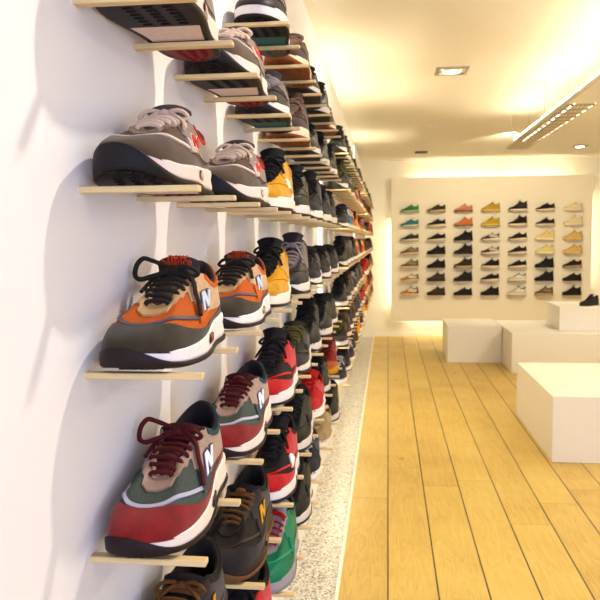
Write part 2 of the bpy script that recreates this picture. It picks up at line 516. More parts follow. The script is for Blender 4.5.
    def tongue_line(s):
        dz = s.st['toe'] - .066; t = s.st['tongue']
        return [(.092, .061 + dz), (.106, .070 + dz), (.120, .078 + dz * .7), (.135, .087 + dz * .4 + s.st['thr'] * .6), (.150, .096 + t * .3 + s.st['thr'] * .7), (.162, .106 + t * .7), (.171, .117 + t), (.176, .127 + t), (.180, .131 + t)]
    def tongue_pt(s, u, x):
        L = np.array(s.tongue_line()); n = len(L) - 1
        k = np.clip(u * n, 0, n - 1e-6); i = int(k); f = k - i
        y, z = L[i] * (1 - f) + L[i + 1] * f
        d = L[i + 1] - L[i]; d /= np.linalg.norm(d)
        w = .0130 + .0165 * u ** 1.6
        arch = .0045 * (1 - (x) ** 2) - .004 * abs(x) ** 3
        nn = np.array([-d[1], d[0]])
        return np.array([x * w, y + nn[0] * arch, z + nn[1] * arch]), nn
    def m_tongue(s, hi):
        nu, nx = (24, 10) if hi else (8, 4)
        G = np.zeros((nu + 1, nx + 1, 3)); K = G.copy()
        for i in range(nu + 1):
            for j in range(nx + 1):
                x = -1 + 2 * j / nx
                u = i / nu
                if u > .85: u2 = .85 + (u - .85) * (1 - .5 * x * x)
                else: u2 = u
                p, nn = s.tongue_pt(u2, x)
                G[i, j] = p; K[i, j] = p - np.array([0, nn[0], nn[1]]) * .006
        mb = MB(); mb.grid(G); mb.grid(K, flip=True)
        for e1, e2 in ((G[:, 0], K[:, 0]), (G[:, -1], K[:, -1]), (G[-1], K[-1])):
            mb.grid(np.stack([e1, e2], 1))
        return mb
    def lace_y(s, y):
        L = s.tongue_line()
        if y < L[0][0]: return L[0][1] - .004
        for (a, za), (b, zb) in zip(L, L[1:]):
            if a <= y <= b: return za + (zb - za) * (y - a) / (b - a)
        return L[-1][1]
    def m_laces(s, hi, bow='bow'):
        mb = MB()
        n = 6 if hi else 4; r = .0026 if hi else .0030
        ks = [1.15, 1.85, 2.6, 3.35, 4.1, 4.8] if hi else [1.3, 2.5, 3.7, 4.8]
        ey = []
        for k in ks:
            th = k / 11.0
            a = s.SN(np.array([th]), np.array([.90]), .0035)[0]; b = s.SN(np.array([-th]), np.array([.90]), .0035)[0]
            ey.append((a, b))
        def bar(a, b):
            m = (a + b) / 2; zz = max(m[2] + .004, s.lace_y(m[1]) + .0075)
            a0 = a.copy(); b0 = b.copy(); a0[2] -= .003; b0[2] -= .003
            mb.tube([a0, a + np.array((0, 0, .0015)), np.array([a[0] * .5, a[1] * .6 + m[1] * .4, zz - .0008]), [m[0], m[1], zz], np.array([b[0] * .5, b[1] * .6 + m[1] * .4, zz - .0008]), b + np.array((0, 0, .0015)), b0], r, n, smooth=3 if hi else 1, flat=.6)
        bar(*ey[0])
        for (a, b), (c, d) in zip(ey, ey[1:]):
            bar(a * .5 + c * .5, d) if hi else bar(a, d)
            if not hi: bar(c, b)
        top = (ey[-1][0] + ey[-1][1]) / 2
        C = np.array([0, top[1] + .002, max(top[2], s.lace_y(top[1])) + .008])
        bar(*ey[-1])
        def off(*ps): return [C + np.array(p) for p in ps]
        mb.tube(off((-.006, 0, -.003), (0, -.004, .002), (.006, 0, -.002)), r * 1.8, n, smooth=3)
        def side_pt(th, t, o): return s.SN(np.array([th]), np.array([t]), o)[0]
        if bow == 'big':
            mb.tube(off((0, 0, 0), (-.014, .004, .006), (-.030, .004, .012), (-.038, .000, .014), (-.044, -.006, .006), (-.044, -.012, -.006), (-.036, -.014, -.010), (-.022, -.010, -.006), (0, 0, 0)), r * 1.15, n)
            mb.tube(off((0, 0, 0), (.010, -.004, .004), (.022, -.004, .003), (.030, -.004, -.004), (.022, -.006, -.007), (.010, -.004, -.003), (0, -.002, 0)), r, n)
            mb.tube([C, C + np.array((.010, -.004, .002)), side_pt(4.5 / 11, .84, .006), side_pt(4.1 / 11, .66, .006), side_pt(3.95 / 11, .48, .006), side_pt(3.85 / 11, .36, .005)], r, n)
            mb.tube([C, C + np.array((-.008, -.004, .002)), side_pt(-4.6 / 11, .86, .006), side_pt(-4.0 / 11, .68, .006)], r, n)
        elif bow == 'bow':
            for sg in (1, -1):
                mb.tube(off((0, 0, 0), (.010 * sg, -.002, .004), (.022 * sg, -.003, .003), (.030 * sg, -.004, -.005), (.021 * sg, -.006, -.007), (.009 * sg, -.004, -.002), (0, 0, 0)), r, n, smooth=3 if hi else 1)
                mb.tube([C, C + np.array((.008 * sg, -.004, .001)), side_pt(4.4 / 11 * sg, .84, .006), side_pt(3.9 / 11 * sg, .66, .006)], r, n, smooth=3 if hi else 1)
        return mb
    def m_logo(s, grow=0.0, off=.0032, sides=(1,)):
        """slanted letter N on the outer side, mapped onto the upper"""
        mb = MB()
        g = grow
        th0, th1, t0, t1 = .415, .525, .36, .60
        def P(a, b, side, o):
            th = th0 + (th1 - th0) * a + .045 * b
            t = t0 + (t1 - t0) * b
            return s.SN(np.array([th * side]), np.array([t]), o)[0]
        w = .29
        strokes = [((0 - g, 0 - g), (w + g, 0 - g), (w + g, 1 + g), (0 - g, 1 + g)),
                   ((1 - w - g, 0 - g), (1 + g, 0 - g), (1 + g, 1 + g), (1 - w - g, 1 + g)),
                   ((0 - g, 1 + g), (w + .06 + g, 1 + g), (1 + g, 0 - g), (1 - w - .06 - g, 0 - g))]
        for side in sides:
            for si, st in enumerate(strokes):
                n = 6
                G = np.zeros((n + 1, 4, 3)); K = G.copy()
                a = np.array(st[0]); b = np.array(st[1]); c = np.array(st[2]); d = np.array(st[3])
                for i in range(n + 1):
                    for j in range(4):
                        f = i / n; h = j / 3
                        if si < 2: q = (a * (1 - h) + b * h) * (1 - f) + (d * (1 - h) + c * h) * f
                        else: q = (a * (1 - h) + b * h) * (1 - f) + (d * (1 - h) + c * h) * f
                        qa = q[0] if side > 0 else 1 - q[0]
                        G[i, j] = P(q[0] if side > 0 else q[0], q[1], side, off); K[i, j] = P(q[0], q[1], side, off - .002)
                mb.grid(G, flip=(side < 0))
                for e1, e2 in ((G[:, 0], K[:, 0]), (G[:, -1], K[:, -1]), (G[0], K[0]), (G[-1], K[-1])):
                    mb.grid(np.stack([e1, e2], 1))
        return mb

def sm(a, b, x):
    x = min(1, max(0, (x - a) / (b - a)))
    return x * x * (3 - 2 * x)

def shoe_parts(style, level, bow):
    """list of (part name, mesh builder, colour keys, finish)"""
    s = Shoe(style); hi = level == 2
    out = []
    q = 1 if hi else 0
    out.append(('upper', s.m_upper(hi), ['base'], 'mesh'))
    out.append(('lining', s.m_lining(hi), ['lining'], 'lining'))
    out.append(('midsole', s.m_midsole(hi), ['mid'], 'foam'))
    out.append(('outsole', s.m_outsole(hi), ['out', 'arch', 'outheel'], 'rubber'))
    out.append(('tongue', s.m_tongue(hi), ['tongue'], 'mesh'))
    n = 40 if hi else 14
    k = 10 if hi else 3
    # toe guard: highest at the tip, sweeping low and back along both sides
    mb = MB()
    if style == 'skate':
        s.patch(mb, -.28, .28, 0.0, lambda u: .62 - .25 * (abs(2 * u - 1)) ** 2, nu=n, nv=k)
    else:
        s.patch(mb, -.46, .46, 0.0, lambda u: (.18 if style != 'trail' else .22) + .38 * math.exp(-((2 * u - 1) / .52) ** 2) - .06 * abs(2 * u - 1) ** 3, nu=n * 2, nv=k)
    out.append(('toe_guard', mb, ['guard'], 'suede'))
    mb = MB()
    s.patch(mb, .462, 1.538, 0.0, lambda u: .13 + .20 * sm(.75, .2, abs(2 * u - 1)) + .42 * math.exp(-((2 * u - 1) / .22) ** 2), nu=n * 2, nv=k)
    out.append(('heel_counter', mb, ['heel'], 'suede'))
    # side panel carrying the letter
    for sd in (1, -1):
        mb = MB()
        s.patch(mb, .335 * sd, .79 * sd, lambda u: .30 + .30 * (1 - sm(0, .35, u)) - .03 * u, lambda u: .985 if u < .62 else .985 - .30 * sm(.62, 1, u), off=.0014, nu=n, nv=k)
        out.append(('side_panel', mb, ['side'], 'suede'))
    # stay carrying the lace holes
    mb = MB()
    s.patch(mb, -.47, .47, lambda u: .79 + .016 * math.cos((2 * u - 1) * 40) * (1 if abs(2 * u - 1) > .2 else .3), .995, off=.0026, nu=n * 5 if hi else 14, nv=max(2, k // 3))
    out.append(('eyestay', mb, ['eyestay'], 'leather'))
    mb = MB()
    s.patch(mb, .55, 1.45, lambda u: .80 - .04 * math.sin(PI * u), .99, off=.0024, nu=n, nv=max(2, k // 2))
    out.append(('collar', mb, ['collar'], 'mesh'))
    out.append(('laces', s.m_laces(hi, bow), ['laces'], 'lace'))
    if hi:
        # thin piping between toe guard and vamp
        if style != 'skate':
            mb = MB()
            s.patch(mb, -.40, .40, lambda u: .55 - .29 * abs(2 * u - 1) ** 1.6, lambda u: .60 - .29 * abs(2 * u - 1) ** 1.6, off=.0020, nu=50, nv=2)
            out.append(('vamp_piping', mb, ['pipe'], 'leather'))
        # mid side accent wedge and heel stabiliser
        for sd in (1, -1):
            mb = MB()
            s.patch(mb, .36 * sd, .50 * sd, lambda u: .26 + .02 * u, lambda u: .26 + .26 * math.sin(PI * (.5 * u + .5)), off=.0030, nu=12, nv=4)
            out.append(('side_accent', mb, ['accent'], 'mesh'))
        fl = s.st['flare']
        for sg in (1, -1):
            mb = MB()
            th = np.linspace(.44, .52, 8) * sg
            rows = []
            for o, z in ((fl * .8, .012), (fl + .002, .014), (fl + .002, .022), (fl * .8, .024)):
                rows.append(np.column_stack([s.outline(th, o), np.full(8, z)]))
            mb.grid(np.stack(rows, 1), flip=(sg < 0))
            out.append(('sole_insert', mb, ['insert'], 'rubber'))
    return s, out

PROTO = {}
def proto(style, level, bow):
    key = (style, level, bow)
    if key in PROTO: return PROTO[key]
    s, parts = shoe_parts(style, level, bow)
    res = []
    for name, mb, keys, fin in parts:
        me = mb.mesh(name, True)
        for _ in keys: me.materials.append(M_PANEL)
        res.append((name, me, keys, fin))
    if level == 2:
        for name, g, off, key2 in (('logo_outline', .07, .0030, 'logo_edge'), ('logo', -.02, .0040, 'logo')):
            for sd in (1, -1):
                me = s.m_logo(g, off, (sd,)).mesh(name, True); me.materials.append(M_PANEL)
                res.append((name, me, [key2], 'leather'))
    elif level == 1:
        me = s.m_logo(.0, .0040).mesh('logo', True); me.materials.append(M_PANEL)
        res.append(('logo', me, ['logo'], 'leather'))
    PROTO[key] = (s, res)
    return PROTO[key]

def C_(base, **kw):
    d = dict(base=base, guard=base, heel=base, side=base, eyestay=base, collar=base, tongue=base, lining=(34, 28, 26), laces=base,
             mid=(224, 217, 206), out=(30, 26, 24), arch=None, outheel=None, pipe=None, accent=None, insert=None, logo=None, logo_edge=None)
    d.update(kw)
    for k, a in (('arch', 'out'), ('outheel', 'out'), ('pipe', 'guard'), ('accent', 'side'), ('insert', 'mid')):
        if d[k] is None: d[k] = d[a]
    return d

def place_shoe(style, level, bow, cols, loc, rz, label, group, skip=(), scale=1.0, name='sneaker'):
    s, res = proto(style, level, bow)
    root = bpy.data.objects.new(name, None); COL.objects.link(root)
    root.empty_display_size = .05
    root.location = loc; root.rotation_euler = (0, 0, rz); root.scale = (scale,) * 3
    tag(root, label, 'sneaker', group)
    for nm, me, keys, fin in res:
        if nm in skip: continue
        if nm.startswith('logo') and cols['logo'] is None: continue
        o = bpy.data.objects.new(nm, me); COL.objects.link(o); o.parent = root
        for i, k in enumerate(keys):
            o.material_slots[i].link = 'OBJECT'
            f = fin
            if cols.get('finish') and nm in ('upper', 'side_panel', 'toe_guard', 'heel_counter', 'collar'): f = cols['finish']
            o.material_slots[i].material = shoe_mat(cols[k], f)
    return root

# ------------------------------------------------------------------ room
YB = 11.90          # back wall
YN = -1.6           # storefront behind the camera
XR = 4.3
ZC = 2.75
XW = -0.44          # true left wall behind the display boards
def slab(name, a, b, mat, kind='structure'):
    mb = MB(); mb.box(a, b); o = mb.build(name, mat); tag(o, kind=kind); return o

slab('wall_left', (XW - .15, YN, -.05), (XW, YB + .15, ZC + .1), M_WALL)
slab('wall_back', (XW, YB, -.05), (XR + .15, YB + .15, ZC + .1), M_BACK)
slab('wall_right', (XR, YN, -.05), (XR + .15, YB, ZC + .1), M_WALL)
slab('ceiling', (XW, YN, ZC), (XR, YB, ZC + .1), M_CEIL)
slab('floor', (-.212, YN, -.06), (XR, YB, 0), floor_mat())
fs_ = slab('floor_stone', (XW, YN, -.06), (-.228, YB, -.012), terrazzo_mat())
fs_.name = 'floor_terrazzo'
slab('trim_1', (-.228, YN, -.05), (-.212, YB, .004), M_TRIM)
slab('baseboard_back', (-.21, YB - .012, 0), (XR, YB, .07), M_TRIM)

# storefront behind the camera: piers, head and a glazed opening
mb = MB()
mb.box((XW, YN - .12, -.05), (-.1, YN, ZC + .1)); mb.box((3.9, YN - .12, -.05), (XR + .15, YN, ZC + .1))
mb.box((-.1, YN - .12, 2.4), (3.9, YN, ZC + .1)); mb.box((-.1, YN - .12, -.05), (3.9, YN, .25))
tag(mb.build('wall_front', M_WALL), kind='structure')
mb = MB()
for x in (-.1, 1.22, 2.54, 3.86): mb.box((x, YN - .09, .25), (x + .04, YN - .03, 2.4))
mb.box((-.1, YN - .09, .25), (3.9, YN - .03, .29)); mb.box((-.1, YN - .09, 2.36), (3.9, YN - .03, 2.4))
tag(mb.build('window_1', M_DARK), kind='structure')

# ------------------------------------------------------------------ left display boards, pegs
XP = -0.286                      # face of the boards
XT = -0.172                      # tip of the pegs
ROWZ = [1.920, 1.762, 1.591, 1.416, 1.236, 1.057, 0.886]   # top row first: height of the peg top
PITCH = 0.326
BOARDS = [(0.506, 3.07, 0.681, 7), (3.27, 6.30, 3.345, 9), (6.50, 9.55, 6.575, 9)]
COLS = []
WORDS = ['first', 'second', 'third', 'fourth', 'fifth', 'sixth', 'seventh', 'eighth', 'ninth', 'tenth', 'eleventh', 'twelfth', 'thirteenth',
         'fourteenth', 'fifteenth', 'sixteenth', 'seventeenth', 'eighteenth', 'nineteenth', 'twentieth', 'twenty-first', 'twenty-second',
         'twenty-third', 'twenty-fourth', 'twenty-fifth']
def inview(ci, ri):
    if ci == 0 and ri in (0, 6): return False
    if ci == 1 and ri == 0: return False
    return True

board_label = ['nearest white display board on left wall, holding the big front sneakers',
               'middle white display board on the left wall between two glowing gaps',
               'farthest white display board on the left wall, next to the back wall']
for bi, (y0, y1, yc, nc) in enumerate([(-1.5, .462, None, 0)] + BOARDS):
    lab = 'blank edge of white display board at far left, before the first sneakers' if bi == 0 else board_label[bi - 1]
    root = empty('display_board', (XP - .0125, (y0 + y1) / 2, .76), lab, 'display board', 'white boards of the left wall')
    def put(mb, name, mat, kind=None):
        o = mb.build(name, mat, root); o.location = -Vector(root.location)
        if kind: o['kind'] = kind
        return o
    mb = MB(); mb.box((XP - .025, y0, .76), (XP, y1, 2.345), .002); put(mb, 'panel', M_PANEL)
    for y in (y0 + .12, (y0 + y1) / 2, y1 - .12):
        for z in (1.0, 2.1):
            mb = MB(); mb.box((XW + .003, y - .02, z - .02), (XP - .025, y + .02, z + .02)); put(mb, 'mount_bracket', M_METAL)
    if nc:
        pegs = []
        for c in range(nc):
            COLS.append(yc + c * PITCH)
            ci = len(COLS) - 1
            for ri, z in enumerate(ROWZ):
                if not inview(ci, ri): continue
                for k in (0, 1):
                    pegs.append((yc + c * PITCH + k * .163, z))
        rest = MB(); me0 = None
        for i, (y, z) in enumerate(pegs):
            if i < 98:
                if me0 is None:
                    mb = MB(); mb.box((XP - .01, -.006, -.006), (XT, .006, 0), .0008)
                    me0 = mb.mesh('peg', False); me0.materials.append(M_PEG)
                o = bpy.data.objects.new('peg', me0); COL.objects.link(o); o.parent = root
                o.location = Vector((0, y, z)) - Vector(root.location)
            else:
                rest.box((XP - .01, y - .006, z - .007), (XT, y + .006, z), .0008)
        if rest.v: put(rest, 'peg_rest', M_PEG, 'stuff').name = 'far_peg'

def tube_lamp(p0, p1, r, mat, label, group, cat='tube light', name='tube_light'):
    p0 = Vector(p0); p1 = Vector(p1); c = (p0 + p1) / 2; d = (p1 - p0).normalized()
    root = empty(name, c, label, cat, group)
    mb = MB(); mb.tube([p0 - c + d * .03, p1 - c - d * .03], r, 10, smooth=1); mb.build('tube', mat, root, True)
    mb = MB()
    mb.tube([p0 - c, p0 - c + d * .03], r * 1.15, 10, smooth=1); mb.tube([p1 - c - d * .03, p1 - c], r * 1.15, 10, smooth=1)
    mb.build('tube_socket', M_SOCK, root, True)
    return root

XL = -0.375
G1 = 'tube lights hidden behind the left display boards'
for i, y in enumerate((3.17, 6.40)):
    tube_lamp((XL, y, .85), (XL, y, 2.25), .012, M_TUBEL, ['upright tube light in the gap behind the near left board', 'upright tube light in the second gap of the left boards'][i], None)
for i, (a, b) in enumerate(((4.6, 5.5), (5.6, 6.7), (8.6, 9.5))):
    tube_lamp((XL, a, 2.30), (XL, b, 2.30), .012, M_TUBEL, 'tube light lying behind the top edge of the left boards', G1)
for i, (a, b) in enumerate(((3.4, 4.4), (5.6, 7.0), (7.1, 8.2), (8.3, 9.4))):
    tube_lamp((XL, a, .80), (XL, b, .80), .012, M_TUBEB, 'tube light behind the bottom edge of the left boards', G1)

# ------------------------------------------------------------------ sneakers of the left wall
BK = (26, 23, 23); WH = (222, 214, 204); RED = (200, 28, 30); GREY = (118, 108, 100)
N_ = dict
def NBgrey(): return C_((104, 82, 66), guard=(100, 80, 58), heel=(104, 84, 66), side=(150, 130, 114), eyestay=(150, 128, 112), collar=(196, 52, 40),
                        tongue=(98, 84, 80), lining=(60, 50, 50), laces=(222, 196, 172), mid=(240, 214, 202), out=(32, 26, 26), arch=(236, 214, 204), outheel=(150, 30, 30),
                        pipe=(226, 206, 190), accent=(206, 184, 170), logo=(220, 52, 36), logo_edge=(236, 210, 196), insert=(206, 184, 170))
def NBolive(): return C_((208, 104, 44), guard=(66, 56, 34), heel=(64, 54, 34), side=(206, 170, 128), eyestay=(208, 168, 124), collar=(220, 106, 40),
                         tongue=(66, 52, 52), lining=(52, 40, 42), laces=(48, 40, 28), mid=(240, 232, 226), out=(44, 28, 26), pipe=(112, 96, 104), accent=(216, 110, 48),
                         logo=(204, 214, 232), logo_edge=(84, 80, 92), insert=(168, 66, 34))
def NBred(): return C_((84, 94, 84), guard=(152, 38, 34), heel=(156, 42, 36), side=(178, 152, 132), eyestay=(176, 148, 130), collar=(48, 84, 94),
                       tongue=(84, 30, 30), lining=(36, 32, 34), laces=(98, 26, 26), mid=(240, 226, 210), out=(42, 22, 22), pipe=(190, 188, 204), accent=(74, 86, 88),
                       logo=(240, 240, 250), logo_edge=(76, 62, 108), insert=(72, 62, 62))
def NBblack(lc=(120, 78, 40)): return C_((36, 27, 24), guard=(36, 28, 25), heel=(36, 27, 24), side=(42, 31, 26), eyestay=(46, 36, 32), collar=(34, 28, 28), tongue=(40, 30, 28),
                       laces=lc, mid=(50, 40, 36), out=(120, 84, 48), pipe=(60, 46, 36), accent=(60, 46, 40), logo=(222, 162, 60), logo_edge=(60, 40, 24), insert=(150, 100, 50))
def YEL(): return C_((222, 160, 44), guard=(216, 160, 50), heel=(240, 232, 220), side=(212, 156, 52), eyestay=(24, 20, 20), collar=(214, 164, 60), tongue=(24, 20, 20),
                     laces=(26, 22, 22), mid=(240, 230, 214), out=(60, 32, 26), accent=(236, 226, 206))
def BRED(): return C_((30, 22, 24), guard=(206, 36, 30), heel=(212, 40, 32), side=(208, 38, 30), eyestay=(28, 22, 24), collar=(30, 22, 24), tongue=(28, 22, 24), laces=(26, 20, 22),
                      mid=(238, 230, 222), out=(40, 26, 26), accent=(236, 230, 224))
def BLKW(lc=BK, mid=WH, fin='leather'): return C_((22, 19, 20), guard=(20, 17, 18), side=(30, 26, 26), heel=(20, 17, 18), eyestay=(18, 15, 15), collar=(20, 18, 18), tongue=(18, 16, 17), laces=lc, mid=mid, out=(46, 38, 36), finish=fin)
def SIL(): return C_((54, 48, 48), guard=(44, 38, 40), side=(122, 112, 110), heel=(36, 32, 34), eyestay=(120, 108, 108), collar=(50, 44, 46), tongue=(60, 54, 54), laces=(160, 146, 142), mid=WH, out=(40, 34, 36), arch=(60, 120, 118), finish='leather')
def GREEN(): return C_((30, 126, 88), guard=(34, 134, 96), side=(34, 140, 98), heel=(36, 140, 100), eyestay=(160, 154, 158), collar=(28, 110, 80), tongue=(150, 140, 146), laces=(190, 34, 40),
                       mid=(176, 168, 172), out=(150, 146, 150), accent=(36, 150, 106), pipe=(60, 164, 124), finish='leather')
def REDW(): return C_((196, 34, 30), laces=(190, 40, 34), lining=(120, 24, 22), mid=(240, 232, 224), out=(236, 226, 214))
def KHAKI(): return C_((176, 152, 112), laces=(196, 176, 136), lining=(120, 100, 70), mid=(240, 228, 204), out=(230, 214, 186), tongue=(168, 142, 100))
def NAVY(): return C_((38, 40, 54), laces=(210, 204, 200), mid=(236, 228, 216), out=(220, 206, 180), guard=(34, 36, 48))
def BROWN(o=(150, 84, 44)): return C_((84, 60, 50), guard=(72, 50, 42), side=(100, 74, 60), laces=(150, 120, 96), mid=(226, 206, 180), out=o, lining=(60, 44, 36))
def RYEL(): return C_((150, 30, 26), guard=(190, 96, 26), side=(160, 36, 28), heel=(214, 150, 40), laces=(90, 24, 20), mid=(214, 160, 60), out=(190, 110, 40))
def BLUE(): return C_((60, 130, 176), guard=(70, 140, 184), laces=(230, 228, 224), mid=WH, out=(200, 120, 50), side=(50, 120, 166))
def ORNG(): return C_((206, 96, 34), guard=(216, 110, 40), side=(190, 80, 34), laces=(240, 210, 160), mid=(240, 220, 180), out=(196, 110, 50))
def GREENF(): return C_((70, 100, 60), guard=(64, 94, 56), side=(80, 110, 66), laces=(210, 200, 170), mid=(226, 214, 190), out=(92, 140, 70))
def OLVB(): return C_((44, 38, 30), guard=(58, 50, 40), side=(52, 46, 38), heel=(44, 38, 32), eyestay=(60, 56, 30), collar=(40, 34, 28), tongue=(52, 48, 30), laces=(108, 100, 50), mid=WH, out=(52, 46, 40))
def DGREY(): return C_((44, 37, 35), guard=(38, 32, 31), side=(60, 51, 48), heel=(38, 32, 32), laces=(40, 34, 32), mid=(238, 228, 214), out=(60, 50, 48))

DESC = {NBgrey: 'grey suede running shoe with red letter N', NBolive: 'olive and orange running shoe with letter N', NBred: 'maroon, green and beige running shoe with letter N',
        NBblack: 'dark brown running shoe with gold letter N', YEL: 'yellow and black sneaker', BRED: 'black and red sneaker', BLKW: 'black sneaker with white sole', SIL: 'silver grey and black sneaker',
        GREEN: 'green and grey sneaker with red laces', REDW: 'plain red sneaker', KHAKI: 'khaki canvas sneaker', NAVY: 'navy sneaker with pale sole', BROWN: 'brown sneaker', RYEL: 'red and yellow sneaker',
        BLUE: 'light blue sneaker', ORNG: 'orange sneaker', GREENF: 'dull green sneaker', OLVB: 'black sneaker with olive laces', DGREY: 'dark grey sneaker'}

KNOWN = {
    (0, 1): ('trail', NBgrey, 'bow'), (0, 2): ('trail', NBgrey, 'bow'), (0, 3): ('runner', NBolive, 'big'), (0, 4): ('runner_low', NBred, 'big'), (0, 5): ('runner_low', NBblack, 'bow'),
    (1, 1): ('trail', NBgrey, 'bow'), (1, 2): ('trail', NBgrey, 'bow'), (1, 3): ('runner', NBolive, 'bow'), (1, 4): ('runner_low', NBred, 'none'), (1, 5): ('runner_low', NBblack, 'none'), (1, 6): ('court', BRED, 'bow'),
    (2, 0): ('court', SIL, 'bow'), (2, 1): ('runner', SIL, 'none'), (2, 2): ('court', YEL, 'bow'), (2, 3): ('court', YEL, 'bow'), (2, 4): ('court', BRED, 'bow'), (2, 5): ('court', BRED, 'bow'), (2, 6): ('court', GREEN, 'none'),
    (3, 0): ('runner', BROWN, 'bow'), (3, 1): ('court', BROWN, 'bow'), (3, 2): ('court', BLKW, 'bow'), (3, 3): ('high', SIL, 'bow'), (3, 4): ('runner', OLVB, 'bow'), (3, 5): ('court', BLKW, 'none'), (3, 6): ('court', BLKW, 'none'),
    (4, 0): ('runner', BLKW, 'bow'), (4, 1): ('runner', BLKW, 'bow'), (4, 2): ('high', DGREY, 'bow'), (4, 3): ('runner', DGREY, 'bow'), (4, 4): ('high', BLKW, 'bow'), (4, 5): ('skate', REDW, 'none'), (4, 6): ('skate', NAVY, 'none'),
    (5, 0): ('court', BLKW, 'bow'), (5, 1): ('court', BLKW, 'bow'), (5, 2): ('court', DGREY, 'bow'), (5, 3): ('runner', DGREY, 'bow'), (5, 4): ('court', BLKW, 'none'), (5, 5): ('skate', BLKW, 'none'), (5, 6): ('skate', KHAKI, 'none'),
    (6, 0): ('runner', BROWN, 'bow'), (6, 1): ('court', BLKW, 'bow'), (6, 2): ('court', BLKW, 'bow'), (6, 3): ('runner', DGREY, 'bow'), (6, 4): ('runner', BLKW, 'none'), (6, 5): ('court', RYEL, 'none'), (6, 6): ('court', BLKW, 'none'),
    (7, 0): ('high', BLKW, 'bow'), (8, 0): ('high', DGREY, 'bow'), (9, 0): ('court', GREENF, 'bow'), (9, 1): ('court', GREENF, 'bow'), (9, 2): ('court', BLUE, 'bow'), (10, 2): ('court', ORNG, 'bow'),
    (7, 3): ('high', BLKW, 'bow'), (8, 3): ('high', DGREY, 'bow'), (10, 1): ('court', ORNG, 'bow'), (8, 1): ('court', BROWN, 'bow'), (11, 2): ('court', YEL, 'bow'), (12, 1): ('court', ORNG, 'bow'),
}
GRP = 'sneakers on the pegs of the left wall'
ROWN = ['top', 'second', 'third', 'fourth', 'fifth', 'sixth', 'bottom']
for ci, y in enumerate(COLS):
    for ri, z in enumerate(ROWZ):
        if not inview(ci, ri): continue
        if (ci, ri) in KNOWN: style, fn, bow = KNOWN[ci, ri]
        else:
            style = random.choice(['runner', 'court', 'court', 'high', 'skate'])
            pool = [BLKW, BLKW, BLKW, DGREY, SIL, BROWN, OLVB, NAVY] if ci < 12 else [BLKW, BLKW, DGREY, BROWN, ORNG, YEL, RYEL, KHAKI, SIL, REDW]
            fn = random.choice(pool); bow = 'bow'
        level = 2 if ci < 4 else 1
        cols = fn()
        if ri == 0 and ci == 2: cols['out'] = (24, 22, 24); cols['outheel'] = (110, 98, 92)
        if ci == 0 and ri == 5 or ci == 1 and ri == 5: pass
        rank = ci + 1
        pre = DESC[fn]
        tail = 'on left wall, %s row, %s from the front' % (ROWN[ri], WORDS[ci])
        words = (pre + ', ' + tail)
        nw = len(words.split())
        if nw > 16: words = pre.replace(' with letter N', '').replace(' with white sole', '').replace(' with red letter N', '').replace(' suede', '').replace(' with red laces', '').replace(' with gold letter N', '') + ', ' + tail
        dx = random.uniform(0, .004) if ci > 1 else 0.001; rz = random.uniform(-.05, .02)
        if ci == 0: rz = .03 if ri == 2 else 0.0
        if ci == 1: rz = -.03
        skip = ()
        if fn not in (NBgrey, NBolive, NBred, NBblack): skip = ('side_accent',) if random.random() < .5 else ()
        place_shoe(style, level, bow, cols, (-.2325 + dx - (.005 if ci == 0 and ri == 2 else (.004 if ci < 2 else 0)), y - .020, z + .0018), rz, words, GRP, skip, scale=.90 if (ci, ri) == (0, 2) else .94)

# lettering on the tongue of the olive shoes
def tongue_text(body, col, target_col_y, z, size, u, yoff=0):
    s = Shoe('runner')
    cu = bpy.data.curves.new('lettering', 'FONT'); cu.body = body; cu.size = size; cu.align_x = 'CENTER'; cu.align_y = 'CENTER'; cu.extrude = .0006
    tmp = bpy.data.objects.new('tmp', cu); COL.objects.link(tmp)
    bpy.context.view_layer.update()
    me = bpy.data.meshes.new_from_object(tmp.evaluated_get(bpy.context.evaluated_depsgraph_get()))
    bpy.data.objects.remove(tmp)
    me.materials.clear(); me.materials.append(shoe_mat(col, 'lace'))
    return me

for o in [o for o in bpy.data.objects if o.name.startswith('sneaker') and o.parent is None]:
    lab = o.get('label', '')
    if lab.startswith('olive'):
        s = Shoe('runner')
        tng = [c for c in o.children if c.name.startswith('tongue')][0]
        for body, u, size in (('new', .93, .0145), ('balance', .84, .0125)):
            me = tongue_text(body, (222, 84, 40), 0, 0, size, u)
            p, nn = s.tongue_pt(u, 0)
            t = bpy.data.objects.new('lettering', me); COL.objects.link(t); t.parent = tng
            ang = math.atan2(-nn[0], nn[1])   # tilt of the surface
            t.location = (p[0], p[1] + nn[0] * .0012, p[2] + nn[1] * .0012)
            t.rotation_euler = (math.atan2(-nn[0], nn[1]), 0, 0)

# ------------------------------------------------------------------ back display board and its 49 sneakers
BX0, BX1, BZ0, BZ1, BY = .047, 3.035, .262, 2.475, 11.72
broot = empty('display_board', ((BX0 + BX1) / 2, BY + .015, BZ0), 'large white display board on back wall with a grid of small sneakers', 'display board')
def putb(mb, name, mat):
    o = mb.build(name, mat, broot); o.location = -Vector(broot.location); return o
mb = MB(); mb.box((BX0, BY, BZ0), (BX1, BY + .03, BZ1), .002); putb(mb, 'panel', M_BPANEL)
for x in (.5, 2.6):
    for z in (.7, 2.1):
        mb = MB(); mb.box((x, BY + .03, z - .03), (x + .06, YB - .003, z + .03)); putb(mb, 'mount_bracket', M_METAL)
BXS = [.270, .672, 1.078, 1.480, 1.880, 2.278, 2.685]
BZS = [1.940, 1.722, 1.504, 1.300, 1.090, .888, .672]
def q(base, **k): return C_(base, **k)
D = (34, 28, 26)
creamA = q((226, 206, 168), laces=(232, 214, 178), mid=(232, 216, 184), out=(214, 190, 150), lining=(150, 120, 84))
creamG = q((230, 206, 146), laces=(214, 180, 110), mid=(236, 220, 180), out=(214, 190, 140), lining=(150, 120, 70))
